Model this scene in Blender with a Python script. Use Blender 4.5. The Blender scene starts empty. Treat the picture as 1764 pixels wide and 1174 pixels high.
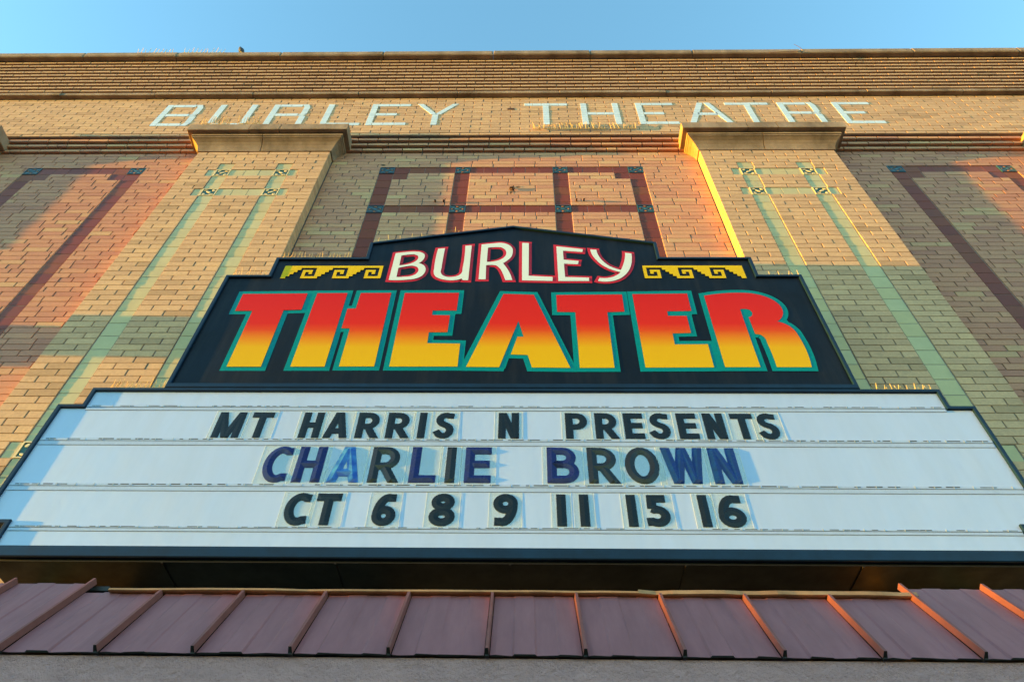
import bpy, math, random
from mathutils import Vector, Matrix
from mathutils.geometry import tessellate_polygon

random.seed(7)
S = bpy.context.scene
COL = S.collection
RAD = math.radians

# ------------------------------------------------------------------ camera, sky, sun, exposure
# x runs along the facade, y into it (the bays' wall is y = 0), z up; the camera stands 3.38 m out
D = 3.3811
cd = bpy.data.cameras.new('camera')
cam = bpy.data.objects.new('camera', cd)
COL.objects.link(cam)
# rows: the camera's right, up and forward directions
R3 = Matrix(((0.99987, 0.009643, 0.012961), (-0.000891, -0.768167, 0.640249), (-0.016130, 0.640177, 0.768058)))
cam.matrix_world = Matrix(((R3[0][0], R3[1][0], -R3[2][0], 0.0), (R3[0][1], R3[1][1], -R3[2][1], -D), (R3[0][2], R3[1][2], -R3[2][2], 1.65), (0, 0, 0, 1)))
cd.sensor_width = 36.0
cd.lens = 36.0 * 1250 / 1764
cd.clip_start = 0.05
cd.clip_end = 3000
S.camera = cam

SUN_EL, SUN_AZ = 1.6, 5.2            # the low sun rakes along the facade from the left
W = bpy.data.worlds.new('World')
S.world = W
W.use_nodes = True
wn = W.node_tree.nodes
bg = wn['Background']
sky = wn.new('ShaderNodeTexSky')
sky.sky_type = 'NISHITA'
sky.sun_disc = False
sky.sun_elevation = RAD(SUN_EL)
sky.sun_rotation = RAD(270 - SUN_AZ)
sky.altitude = 1200
sky.air_density = 1.0
sky.dust_density = 0.0
sky.ozone_density = 1.0
wb = wn.new('ShaderNodeMix')            # one white balance for the whole sky (the photo is balanced for the shade)
wb.data_type = 'RGBA'; wb.blend_type = 'MULTIPLY'; wb.inputs[0].default_value = 1.0
wb.inputs[7].default_value = (0.52, 0.865, 1.0, 1.0)
W.node_tree.links.new(sky.outputs[0], wb.inputs[6])
W.node_tree.links.new(wb.outputs[2], bg.inputs[0])
bg.inputs[1].default_value = 0.15

ld = bpy.data.lights.new('sun', 'SUN')
ld.energy = 2.05
ld.angle = RAD(0.5)
ld.color = (1.0, 0.50, 0.02)
sun = bpy.data.objects.new('sun', ld)
COL.objects.link(sun)
dirv = Vector((math.cos(RAD(SUN_AZ)), math.sin(RAD(SUN_AZ)), -math.tan(RAD(SUN_EL))))
sun.rotation_euler = dirv.to_track_quat('-Z', 'Y').to_euler()
sun.location = (-30, -8, 10)

S.view_settings.view_transform = 'Standard'
S.view_settings.look = 'None'
S.view_settings.exposure = 3.6
S.view_settings.gamma = 1.0
S.view_settings.use_curve_mapping = False

# outlines of the printed letters and places of the changeable ones, metres on the sign faces
THEATER=[('T',((-1.952,5.706),(-1.496,5.713),(-1.495,5.521),(-1.615,5.515),(-1.609,4.945),(-1.828,4.945),(-1.831,5.508),(-1.948,5.508))),
('H',((-1.435,5.715),(-1.219,5.717),(-1.217,4.946),(-1.435,4.946))),
('H',((-1.133,5.717),(-0.915,5.719),(-0.912,4.949),(-1.136,4.948),(-1.137,5.321),(-1.192,5.321),(-1.193,5.539),(-1.136,5.541))),
('E',((-0.827,5.718),(-0.445,5.719),(-0.447,5.512),(-0.608,5.512),(-0.608,5.469),(-0.488,5.466),(-0.49,5.282),(-0.61,5.281),(-0.609,5.178),(-0.4,5.174),(-0.401,4.949),(-0.827,4.948))),
('A',((-0.142,5.707),(0.071,5.697),(0.289,4.939),(0.047,4.942),(0.022,5.058),(-0.085,5.063),(-0.043,5.243),(-0.005,5.243),(-0.035,5.397),(-0.147,4.944),(-0.357,4.947))),
('T',((0.22,5.694),(0.678,5.7),(0.675,5.5),(0.56,5.495),(0.556,4.94),(0.338,4.939),(0.341,5.495),(0.22,5.498))),
('E',((0.743,5.703),(1.126,5.711),(1.121,5.508),(0.959,5.504),(0.958,5.461),(1.081,5.461),(1.078,5.276),(0.959,5.271),(0.956,5.168),(1.165,5.17),(1.16,4.945),(0.737,4.942))),
('R',((1.231,5.685),(1.343,5.709),(1.472,5.72),(1.565,5.712),(1.643,5.68),(1.7,5.626),(1.726,5.565),(1.726,5.502),(1.705,5.446),(1.664,5.4),(1.719,5.36),(1.748,5.304),(1.758,5.237),(1.75,4.948),(1.533,4.948),(1.533,5.179),(1.53,5.231),(1.512,5.26),(1.479,5.268),(1.479,5.448),(1.497,5.452),(1.513,5.489),(1.504,5.522),(1.479,5.53),(1.448,5.527),(1.441,4.948),(1.22,4.947)))]
BURLEY=[('B',((-0.96,6.219),(-0.893,6.234),(-0.82,6.243),(-0.769,6.235),(-0.736,6.203),(-0.73,6.163),(-0.739,6.122),(-0.762,6.086),(-0.73,6.063),(-0.709,6.02),(-0.708,5.968),(-0.729,5.916),(-0.772,5.883),(-0.829,5.87),(-0.962,5.868)),[((-0.905,6.183),(-0.857,6.194),(-0.815,6.198),(-0.789,6.181),(-0.784,6.144),(-0.806,6.101),(-0.848,6.074),(-0.904,6.06)),((-0.906,6.02),(-0.856,6.039),(-0.809,6.047),(-0.777,6.031),(-0.764,5.994),(-0.774,5.952),(-0.812,5.921),(-0.852,5.913),(-0.905,5.911))]),
('U',((-0.648,6.28),(-0.589,6.289),(-0.593,6.02),(-0.593,5.967),(-0.577,5.931),(-0.546,5.913),(-0.505,5.912),(-0.468,5.93),(-0.45,5.959),(-0.446,6.02),(-0.445,6.32),(-0.39,6.329),(-0.39,5.863),(-0.434,5.865),(-0.443,5.883),(-0.484,5.865),(-0.542,5.865),(-0.59,5.88),(-0.631,5.911),(-0.65,5.957),(-0.653,6.02)),[]),
('R',((-0.323,6.338),(-0.238,6.354),(-0.169,6.362),(-0.119,6.34),(-0.084,6.288),(-0.079,6.226),(-0.092,6.159),(-0.118,6.116),(-0.147,6.081),(-0.119,6.019),(-0.094,5.946),(-0.077,5.866),(-0.134,5.866),(-0.15,5.936),(-0.179,6.019),(-0.203,6.051),(-0.234,6.057),(-0.27,6.053),(-0.267,5.875),(-0.324,5.875)),[((-0.266,6.289),(-0.217,6.296),(-0.174,6.294),(-0.143,6.262),(-0.134,6.213),(-0.146,6.165),(-0.182,6.127),(-0.223,6.109),(-0.267,6.103))]),
('L',((-0.016,6.363),(0.042,6.357),(0.038,5.925),(0.209,5.91),(0.206,5.854),(-0.016,5.862)),[]),
('E',((0.242,6.314),(0.446,6.272),(0.439,6.227),(0.296,6.245),(0.296,6.131),(0.405,6.113),(0.398,6.065),(0.296,6.072),(0.297,5.91),(0.466,5.901),(0.464,5.854),(0.241,5.854)),[]),
('Y',((0.494,6.27),(0.546,6.264),(0.555,6.186),(0.58,6.115),(0.622,6.05),(0.661,6.018),(0.697,5.999),(0.727,6.093),(0.741,6.158),(0.748,6.224),(0.801,6.213),(0.795,6.125),(0.77,6.018),(0.732,5.94),(0.683,5.884),(0.627,5.854),(0.569,5.846),(0.518,5.857),(0.536,5.901),(0.585,5.896),(0.633,5.912),(0.664,5.935),(0.688,5.966),(0.634,5.992),(0.579,6.04),(0.532,6.115),(0.506,6.18)),[])]
CARDS=[(1,'M',-1.732,-1.578),
(1,'T',-1.540,-1.418),
(1,'H',-1.248,-1.132),
(1,'A',-1.113,-0.975),
(1,'R',-0.935,-0.800),
(1,'R',-0.766,-0.631),
(1,'I',-0.594,-0.542),
(1,'S',-0.499,-0.385),
(1,'N',-0.141,-0.025),
(1,'P',0.233,0.359),
(1,'R',0.398,0.530),
(1,'E',0.559,0.668),
(1,'S',0.699,0.817),
(1,'E',0.856,0.966),
(1,'N',1.006,1.120),
(1,'T',1.159,1.284),
(1,'S',1.300,1.417),
(2,'C',-1.383,-1.239),
(2,'H',-1.208,-1.060),
(2,'A',-1.028,-0.856),
(2,'R',-0.813,-0.647),
(2,'L',-0.599,-0.459),
(2,'I',-0.417,-0.353),
(2,'E',-0.310,-0.171),
(2,'B',0.123,0.291),
(2,'R',0.338,0.504),
(2,'O',0.534,0.715),
(2,'W',0.733,0.958),
(2,'N',0.985,1.129),
(3,'C',-1.196,-1.071),
(3,'T',-1.045,-0.920),
(3,'6',-0.754,-0.634),
(3,'8',-0.471,-0.340),
(3,'9',-0.153,-0.029),
(3,'1',0.165,0.213),
(3,'1',0.277,0.329),
(3,'1',0.513,0.563),
(3,'5',0.602,0.725),
(3,'1',0.871,0.922),
(3,'6',0.962,1.096)]

# ------------------------------------------------------------------ helpers
def clamp(v, a, b): return max(a, min(b, v))

class MB:
    """collects polygons and links them as one mesh object"""
    def __init__(s): s.v, s.f, s.m = [], [], []
    def add(s, vs, fs, m=0):
        n = len(s.v); s.v += [tuple(p) for p in vs]
        s.f += [tuple(i + n for i in f) for f in fs]; s.m += [m] * len(fs)
    def box(s, x0, x1, y0, y1, z0, z1, m=0):
        s.add([(x0,y0,z0),(x1,y0,z0),(x1,y1,z0),(x0,y1,z0),(x0,y0,z1),(x1,y0,z1),(x1,y1,z1),(x0,y1,z1)],
              [(0,3,2,1),(4,5,6,7),(0,1,5,4),(1,2,6,5),(2,3,7,6),(3,0,4,7)], m)
    def block(s, x0, x1, y0, y1, z0, z1, c=0.002, m=0, d=None):
        """a box whose front (-y) edges are chamfered by c"""
        d = c if d is None else d
        vs = [(x0,y1,z0),(x1,y1,z0),(x1,y1,z1),(x0,y1,z1),
              (x0,y0+d,z0),(x1,y0+d,z0),(x1,y0+d,z1),(x0,y0+d,z1),
              (x0+c,y0,z0+c),(x1-c,y0,z0+c),(x1-c,y0,z1-c),(x0+c,y0,z1-c)]
        fs = [(8,9,10,11)]
        for i in range(4):
            j = (i+1) % 4
            fs += [(i,j,4+j,4+i),(4+i,4+j,8+j,8+i)]
        s.add(vs, fs, m)
    def tube(s, pts, r, n=6, m=0):
        rings = []
        for i, p in enumerate(pts):
            p = Vector(p); a = Vector(pts[max(i-1,0)]); b = Vector(pts[min(i+1,len(pts)-1)])
            t = (b-a).normalized(); u = t.cross(Vector((0.3,0.9,0.31))).normalized(); w = t.cross(u)
            rr = r[i] if isinstance(r, (list, tuple)) else r
            rings.append([p + u*math.cos(k*2*math.pi/n)*rr + w*math.sin(k*2*math.pi/n)*rr for k in range(n)])
        vs = [q for R in rings for q in R]; fs = []
        for i in range(len(rings)-1):
            for k in range(n):
                fs.append((i*n+k, i*n+(k+1)%n, (i+1)*n+(k+1)%n, (i+1)*n+k))
        fs += [tuple(range(n-1,-1,-1)), tuple((len(rings)-1)*n+k for k in range(n))]
        s.add(vs, fs, m)
    def sheet(s, loops, y, m=0):
        """flat polygon (outer loop, then holes) of (x, z) points facing -y"""
        tris = tessellate_polygon([[Vector((p[0], p[1], 0)) for p in L] for L in loops])
        flat = [p for L in loops for p in L]; fs = []
        for t in tris:
            a, b, c = (flat[i] for i in t)
            ar = (b[0]-a[0])*(c[1]-a[1]) - (b[1]-a[1])*(c[0]-a[0])
            if abs(ar) < 1e-10: continue
            fs.append(tuple(t) if ar > 0 else (t[0], t[2], t[1]))
        s.add([(p[0], y, p[1]) for p in flat], fs, m)
    def walls(s, loop, y0, y1, m=0):
        """side walls of an outline between two depths, facing outwards for an anticlockwise loop"""
        n = len(loop)
        vs = [(p[0], y0, p[1]) for p in loop] + [(p[0], y1, p[1]) for p in loop]
        s.add(vs, [(i, n+i, n+(i+1)%n, (i+1)%n) for i in range(n)], m)
    def ring(s, a, b, ya, yb, m=0):
        n = len(a)
        vs = [(p[0], ya, p[1]) for p in a] + [(p[0], yb, p[1]) for p in b]
        s.add(vs, [(i, (i+1)%n, n+(i+1)%n, n+i) for i in range(n)], m)
    def mesh(s, name, mats):
        me = bpy.data.meshes.new(name)
        me.from_pydata(s.v, [], s.f)
        for mt in (mats if isinstance(mats, (list, tuple)) else [mats]): me.materials.append(mt)
        if any(s.m): me.polygons.foreach_set('material_index', s.m)
        me.validate(); me.update()
        return me
    def build(s, name, mats, parent=None, kind=None, smooth=False):
        me = s.mesh(name, mats)
        if smooth: me.polygons.foreach_set('use_smooth', [True]*len(me.polygons))
        return link(name, me, parent, kind)

def link(name, me, parent=None, kind=None, loc=(0, 0, 0), scale=None):
    o = bpy.data.objects.new(name, me); COL.objects.link(o)
    if parent: o.parent = parent
    if kind: o['kind'] = kind
    o.location = loc
    if scale: o.scale = scale
    return o

def thing(name, label, cat, loc=(0, 0, 0), group=None):
    o = bpy.data.objects.new(name, None); COL.objects.link(o)
    o.location = loc; o.empty_display_size = 0.2
    o['label'] = label; o['category'] = cat
    if group: o['group'] = group
    return o

def area(L): return 0.5*sum(L[i][0]*L[(i+1)%len(L)][1] - L[(i+1)%len(L)][0]*L[i][1] for i in range(len(L)))

def offset(L, w):
    """outline moved outwards by w (mitred); w < 0 moves it inwards"""
    n = len(L); sg = 1 if area(L) > 0 else -1; out = []
    for i in range(n):
        p, a, b = Vector(L[i]), Vector(L[i-1]), Vector(L[(i+1)%n])
        d1, d2 = (p-a).normalized(), (b-p).normalized()
        n1, n2 = Vector((d1.y, -d1.x))*sg, Vector((d2.y, -d2.x))*sg
        m = n1+n2
        if m.length < 1e-4: m = n1.copy()
        m.normalize(); k = min(1/max(m.dot(n1), 0.2), 2.2)
        q = p + m*w*k; out.append((q.x, q.y))
    return out

def smooth(L, ang=32, n=4):
    """rounds an outline where it bends gently and keeps its sharp corners"""
    N = len(L); P = [Vector(p) for p in L]
    T = []
    for i in range(N):
        d1, d2 = (P[i]-P[i-1]).normalized(), (P[(i+1)%N]-P[i]).normalized()
        sharp = math.degrees(d1.angle(d2, 0)) > ang
        w1, w2 = 1/(P[i]-P[i-1]).length, 1/(P[(i+1)%N]-P[i]).length
        T.append(None if sharp else (d1*w1+d2*w2).normalized())
    out = []
    for i in range(N):
        j = (i+1) % N; a, b = P[i], P[j]; ln = (b-a).length; ch = (b-a).normalized()
        ta, tb = T[i] or ch, T[j] or ch
        if T[i] is None and T[j] is not None: ta = (ch*2 - tb).normalized()
        if T[j] is None and T[i] is not None: tb = (ch*2 - ta).normalized()
        if T[i] is None and T[j] is None: out.append(tuple(a)); continue
        for k in range(n):
            t = k/n
            q = a*(2*t**3-3*t*t+1) + ta*ln*(t**3-2*t*t+t) + b*(-2*t**3+3*t*t) + tb*ln*(t**3-t*t)
            out.append((q.x, q.y))
    return out

# ------------------------------------------------------------------ materials
def nodes(name):
    m = bpy.data.materials.new(name); m.use_nodes = True
    nt = m.node_tree; b = nt.nodes['Principled BSDF']
    return m, nt, b, nt.links

def mixc(nt, fac, a, b):
    n = nt.nodes.new('ShaderNodeMix'); n.data_type = 'RGBA'
    if isinstance(fac, float): n.inputs[0].default_value = fac
    else: nt.links.new(fac, n.inputs[0])
    for s, v in ((6, a), (7, b)):
        if isinstance(v, tuple): n.inputs[s].default_value = (*v, 1)
        else: nt.links.new(v, n.inputs[s])
    return n.outputs[2]

def ramp(nt, src, stops, interp='LINEAR'):
    n = nt.nodes.new('ShaderNodeValToRGB'); e = n.color_ramp.elements
    n.color_ramp.interpolation = interp
    while len(e) < len(stops): e.new(0.5)
    for q, (p, c) in zip(e, stops):
        q.position = p; q.color = (*c, 1) if isinstance(c, tuple) else (c, c, c, 1)
    nt.links.new(src, n.inputs[0]); return n.outputs[0]

def noise(nt, scale, detail=4, rough=0.6, stretch=None, coord='Object'):
    tc = nt.nodes.new('ShaderNodeNewGeometry') if coord == 'World' else nt.nodes.new('ShaderNodeTexCoord')
    src = tc.outputs['Position'] if coord == 'World' else tc.outputs[coord]
    if stretch:
        mp = nt.nodes.new('ShaderNodeMapping'); mp.inputs['Scale'].default_value = stretch
        nt.links.new(src, mp.inputs[0]); src = mp.outputs[0]
    n = nt.nodes.new('ShaderNodeTexNoise'); n.inputs['Scale'].default_value = scale
    n.inputs['Detail'].default_value = detail; n.inputs['Roughness'].default_value = rough
    nt.links.new(src, n.inputs['Vector']); return n.outputs['Fac']

def piece_random(nt):
    """one random number per separate piece, whether the piece is an object or an island of a joined mesh"""
    g = nt.nodes.new('ShaderNodeNewGeometry'); o = nt.nodes.new('ShaderNodeObjectInfo')
    a = nt.nodes.new('ShaderNodeMath'); a.operation = 'ADD'
    nt.links.new(g.outputs['Random Per Island'], a.inputs[0]); nt.links.new(o.outputs['Random'], a.inputs[1])
    f = nt.nodes.new('ShaderNodeMath'); f.operation = 'FRACT'; nt.links.new(a.outputs[0], f.inputs[0])
    return f.outputs[0]

def bump(nt, b, h, strength, dist):
    n = nt.nodes.new('ShaderNodeBump'); n.inputs['Strength'].default_value = strength
    n.inputs['Distance'].default_value = dist
    nt.links.new(h, n.inputs['Height']); nt.links.new(n.outputs[0], b.inputs['Normal'])

def pieces(name, stops, rough=0.75, grain=0.25, spec=0.4, bumpd=0.0008, gs=60):
    """fired clay: every piece its own tone, with grain and a few blotches"""
    m, nt, b, L = nodes(name)
    c = ramp(nt, piece_random(nt), stops, 'LINEAR')
    n1 = noise(nt, gs, 4, 0.7, coord='World'); n2 = noise(nt, 5.5, 3, 0.6, coord='World')
    d = ramp(nt, n1, [(0.25, 1-grain), (0.75, 1.0)])
    mul = nt.nodes.new('ShaderNodeMix'); mul.data_type = 'RGBA'; mul.blend_type = 'MULTIPLY'; mul.inputs[0].default_value = 1
    L.new(c, mul.inputs[6]); L.new(d, mul.inputs[7])
    d2 = ramp(nt, n2, [(0.25, 0.90), (0.65, 1.0)])
    mul2 = nt.nodes.new('ShaderNodeMix'); mul2.data_type = 'RGBA'; mul2.blend_type = 'MULTIPLY'; mul2.inputs[0].default_value = 1
    L.new(mul.outputs[2], mul2.inputs[6]); L.new(d2, mul2.inputs[7])
    L.new(mul2.outputs[2], b.inputs['Base Color'])
    b.inputs['Roughness'].default_value = rough; b.inputs['Specular IOR Level'].default_value = spec
    if bumpd: bump(nt, b, n1, 0.6, bumpd)
    return m

def plain(name, col, rough=0.5, spec=0.5, var=0.12, vs=6, metal=0.0, bumps=None, stretch=None, coat=0.0):
    m, nt, b, L = nodes(name)
    n = noise(nt, vs, 5, 0.65, stretch, 'World')
    k = ramp(nt, n, [(0.3, tuple(c*(1-var) for c in col)), (0.7, tuple(min(1, c*(1+var*0.6)) for c in col))])
    L.new(k, b.inputs['Base Color'])
    rr = ramp(nt, n, [(0.3, clamp(rough*1.25, 0, 1)), (0.7, rough*0.85)]); L.new(rr, b.inputs['Roughness'])
    b.inputs['Specular IOR Level'].default_value = spec; b.inputs['Metallic'].default_value = metal
    if coat: b.inputs['Coat Weight'].default_value = coat; b.inputs['Coat Roughness'].default_value = 0.12
    if bumps: bump(nt, b, noise(nt, bumps[0], 5, 0.7, None, 'World'), bumps[1], bumps[2])
    return m

M = {}
M['buff'] = pieces('buff_brick', [(0.0, (.47,.275,.145)), (0.1, (.60,.35,.195)), (0.5, (.65,.38,.21)), (0.85, (.69,.41,.225)), (1.0, (.71,.42,.22))])
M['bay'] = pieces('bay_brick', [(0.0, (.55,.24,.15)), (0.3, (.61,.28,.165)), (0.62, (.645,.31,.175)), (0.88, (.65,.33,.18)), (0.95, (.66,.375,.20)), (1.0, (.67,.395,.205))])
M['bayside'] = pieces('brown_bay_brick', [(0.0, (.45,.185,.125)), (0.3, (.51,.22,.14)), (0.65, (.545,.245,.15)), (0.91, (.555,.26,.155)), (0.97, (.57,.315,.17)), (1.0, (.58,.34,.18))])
M['mortar'] = plain('mortar', (.24,.20,.19), 0.95, 0.1, 0.25, 9, bumps=(90, 0.8, 0.003))
M['green'] = pieces('green_glaze', [(0.0, (.55,.425,.19)), (0.4, (.53,.44,.215)), (0.75, (.53,.455,.235)), (1.0, (.59,.44,.19))], 0.3, 0.10, 0.3, 0.0002, 25)
M['red'] = pieces('oxblood_glaze', [(0.0, (.175,.036,.018)), (0.4, (.215,.042,.016)), (0.7, (.23,.062,.017)), (1.0, (.175,.038,.022))], 0.42, 0.15, 0.18, 0.0003, 25)
M['cream'] = plain('cream_glaze', (.74,.55,.26), 0.35, 0.5, 0.15, 20)
M['leafgreen'] = plain('dark_green_glaze', (.010,.070,.030), 0.3, 0.5, 0.3, 30)
M['blue'] = plain('blue_glaze', (.025,.095,.125), 0.3, 0.5, 0.35, 30)
M['indigo'] = plain('brown_ground_glaze', (.030,.018,.018), 0.4, 0.5, 0.3, 30)
M['amber'] = plain('amber_glaze', (.42,.17,.05), 0.35, 0.4, 0.3, 40)
M['white_tile'] = pieces('white_glazed_brick', [(0.0, (.62,.74,.84)), (0.5, (.66,.78,.88)), (1.0, (.70,.80,.89))], 0.3, 0.12, 0.5, 0.0003, 25)
M['stone'] = plain('sandstone', (.31,.215,.150), 0.9, 0.2, 0.5, 3.5, bumps=(55, 0.9, 0.004), stretch=(1, 1, 0.45))
M['navy'] = plain('navy_metal', (.005,.020,.050), 0.34, 0.22, 0.35, 7)
M['face'] = plain('navy_sign_face', (.0028,.0055,.012), 0.42, 0.14, 0.3, 3)
fn = M['face'].node_tree; fb_ = fn.nodes['Principled BSDF']; src = fb_.inputs['Base Color'].links[0].from_socket      # a film of dust that ran down the face
dst = ramp(fn, noise(fn, 2.2, 6, 0.7, (5, 1, 0.5), 'World'), [(0.45, 0.0), (0.85, 0.28)])
fn.links.new(mixc(fn, dst, src, (.045,.043,.042)), fb_.inputs['Base Color'])
M['under'] = plain('brown_black_metal', (.016,.011,.009), 0.5, 0.3, 0.35, 6)
M['teal'] = plain('teal_print', (.0,.20,.215), 0.38, 0.09, 0.06, 3)
M['signwhite'] = plain('white_print', (.62,.68,.66), 0.38, 0.09, 0.04, 3)
M['signred'] = plain('red_print', (.50,.022,.042), 0.38, 0.09, 0.06, 3)
M['yellow'] = plain('yellow_print', (.66,.42,.002), 0.38, 0.09, 0.06, 3)
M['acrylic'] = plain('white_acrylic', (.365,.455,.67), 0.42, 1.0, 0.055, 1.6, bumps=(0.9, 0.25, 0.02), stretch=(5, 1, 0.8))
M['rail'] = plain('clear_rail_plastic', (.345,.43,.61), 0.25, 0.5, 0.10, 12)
M['grime'] = plain('rail_grime', (.06,.07,.08), 0.8, 0.2, 0.4, 40)
M['clip'] = plain('rail_clip', (.36,.40,.43), 0.4, 0.5, 0.2, 40)
M['black'] = plain('black_letter_plastic', (.006,.009,.012), 0.26, 0.30, 0.3, 25)
M['navyletter'] = plain('navy_letter_plastic', (.006,.010,.105), 0.27, 0.30, 0.3, 25)
M['royal'] = plain('blue_letter_plastic', (.003,.026,.16), 0.27, 0.32, 0.35, 25)
m_, nt_, b_, L_ = nodes('faded_blue_plastic')
L_.new(mixc(nt_, ramp(nt_, noise(nt_, 16, 3, 0.6, None, 'World'), [(0.40, 0.0), (0.72, 1.0)]), (.004,.062,.36), (.05,.24,.55)), b_.inputs['Base Color'])
b_.inputs['Roughness'].default_value = 0.3
M['faded'] = m_
M['facet'] = plain('black_faceted_plastic', (.006,.007,.008), 0.27, 0.38, 0.3, 25)
M['maroon'] = plain('maroon_roof_metal', (.255,.090,.100), 0.45, 0.4, 0.16, 4, stretch=(3, 0.6, 0.6))
M['dark'] = plain('dark_drip_edge', (.012,.010,.010), 0.6, 0.3, 0.3, 12)
M['flash'] = plain('worn_flashing', (.40,.19,.075), 0.55, 0.4, 0.4, 8)
M['stucco'] = plain('grey_stucco', (.58,.31,.315), 0.95, 0.1, 0.16, 5, bumps=(46, 1.0, 0.030))
M['spike'] = plain('straw_plastic', (.78,.62,.30), 0.5, 0.4, 0.2, 30)
sp = M['spike'].node_tree; tl = sp.nodes.new('ShaderNodeBsdfTranslucent'); ms = sp.nodes.new('ShaderNodeMixShader')   # light shines through the thin plastic
tl.inputs[0].default_value = (.80,.66,.36,1); ms.inputs[0].default_value = 0.55
sp.links.new(sp.nodes['Principled BSDF'].outputs[0], ms.inputs[1]); sp.links.new(tl.outputs[0], ms.inputs[2]); sp.links.new(ms.outputs[0], sp.nodes['Material Output'].inputs[0])
M['iron'] = plain('rusty_iron', (.07,.032,.02), 0.8, 0.3, 0.4, 60)
M['soot'] = plain('soot', (.13,.085,.06), 0.95, 0.1, 0.4, 60)
M['seam'] = plain('rust_maroon_seam', (.20,.068,.062), 0.5, 0.2, 0.2, 8)
M['asphalt'] = plain('asphalt', (.05,.05,.052), 0.9, 0.2, 0.2, 6, bumps=(120, 0.6, 0.004))
M['concrete'] = plain('concrete', (.085,.08,.075), 0.9, 0.2, 0.15, 3, bumps=(90, 0.5, 0.003))
M['paint'] = plain('road_paint', (.72,.70,.62), 0.7, 0.3, 0.15, 14)
M['earth'] = plain('dry_ground', (.06,.05,.04), 1.0, 0.1, 0.25, 0.3)
M['roof'] = plain('roof_felt', (.10,.10,.10), 0.9, 0.2, 0.2, 2)

# gradient of the printed letters: red above, yellow below (ink, by height on the sign)
m_, nt_, b_, L_ = nodes('sunset_gradient_print')
gp = nt_.nodes.new('ShaderNodeNewGeometry'); sx = nt_.nodes.new('ShaderNodeSeparateXYZ'); L_.new(gp.outputs['Position'], sx.inputs[0])
mr = nt_.nodes.new('ShaderNodeMapRange'); mr.inputs['From Min'].default_value = 4.945; mr.inputs['From Max'].default_value = 5.715
L_.new(sx.outputs[2], mr.inputs[0])
gc = ramp(nt_, mr.outputs[0], [(0.0, (.64,.37,.0)), (0.25, (.64,.345,.0)), (0.34, (.64,.22,.002)), (0.47, (.61,.055,.004)), (0.56, (.58,.018,.006)), (1.0, (.53,.011,.008))])
L_.new(gc, b_.inputs['Base Color']); b_.inputs['Roughness'].default_value = 0.38; b_.inputs['Specular IOR Level'].default_value = 0.09
M['gradient'] = m_

# thin clear cards that carry the changeable letters
m_, nt_, b_, L_ = nodes('clear_card_plastic')
tr = nt_.nodes.new('ShaderNodeBsdfTransparent'); mx = nt_.nodes.new('ShaderNodeMixShader'); mx.inputs[0].default_value = 0.26
b_.inputs['Base Color'].default_value = (.62,.72,.74,1); b_.inputs['Roughness'].default_value = 0.2
L_.new(tr.outputs[0], mx.inputs[1]); L_.new(b_.outputs[0], mx.inputs[2])
L_.new(mx.outputs[0], nt_.nodes['Material Output'].inputs[0])
M['card'] = m_
M['rim'] = plain('card_edge_plastic', (.70,.72,.72), 0.3, 0.5, 0.05, 20)

# ------------------------------------------------------------------ ground
g = MB(); g.add([(-900,-900,-.012),(900,-900,-.012),(900,900,-.012),(-900,900,-.012)], [(0,1,2,3)])
g.build('ground', M['earth'], kind='structure')
g = MB()
for i in range(-12, 13):                                   # pavement slabs with open joints
    for j in range(3):
        g.box(i*1.5+.005, i*1.5+1.495, -5.2+j*1.7+.005, -5.2+(j+1)*1.7-.005, -.008, .13)
g.build('pavement', M['concrete'], kind='structure')
g = MB(); g.box(-18, 18, -5.36, -5.20, -.008, .128); g.build('kerb', M['concrete'], kind='structure')
g = MB(); g.add([(-300,-17,-.004),(300,-17,-.004),(300,-5.36,-.004),(-300,-5.36,-.004)], [(0,1,2,3)])
g.build('road', M['asphalt'], kind='structure')
g = MB()
for k in range(-20, 20): g.add([(k*6,-11.26,0),(k*6+3,-11.26,0),(k*6+3,-11.14,0),(k*6,-11.14,0)], [(0,1,2,3)])
g.build('road_marking', M['paint'], kind='structure')
# added unseen ridge at the street's end, shaped to shade canopy and pavement level
g = MB(); q = random.Random(4); xs = [-150, -110, -92, -86, -70]; hs = [0, 4.2, 5.80, 5.5, -.2]; n = 40
vs = [(x, -70+i*3.2, (h + (q.uniform(-.12, .12) if 0 < k < 4 else 0))*(1 if k in (0, 4) else math.sin(math.pi*clamp((i+3)/(n+5), 0, 1))**.15)) for i in range(n) for k, (x, h) in enumerate(zip(xs, hs))]
g.add(vs, [(i*5+k, i*5+k+1, (i+1)*5+k+1, (i+1)*5+k) for i in range(n-1) for k in range(4)])
g.build('shadow_ridge', M['earth'], kind='structure')

# ------------------------------------------------------------------ the theatre building
P = 0.0655                       # one brick course
ZG = 8.350                       # a course line on the facade
XC = -0.10                       # middle of the facade
YP = -0.111                      # front of the pilasters and of the lettered band
def course(n): return ZG + n*P
theatre = thing('theatre_building', 'tan brick theatre front with tiled pilasters and white BURLEY THEATRE lettering under the parapet', 'building', (XC, 0, 0))
def T(o):                        # parts keep their world places under the theatre's own Empty
    o.location = (o.location.x - XC, o.location.y, o.location.z); return o
class Part:
    def __init__(s, o): s.o = o
def tpart(mb, name, mat, kind=None):
    o = mb.build(name, mat, theatre, kind); o.location = (-XC, 0, 0); return o

mass = MB(); mass.box(-12, 12, .012, 14, 0, 10.2)
body = tpart(mass, 'wall', M['mortar'])
mass = MB(); mass.box(-11.9, 11.9, .2, 13.8, 10.2, 10.3); tpart(mass, 'roof', M['roof'])

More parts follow.
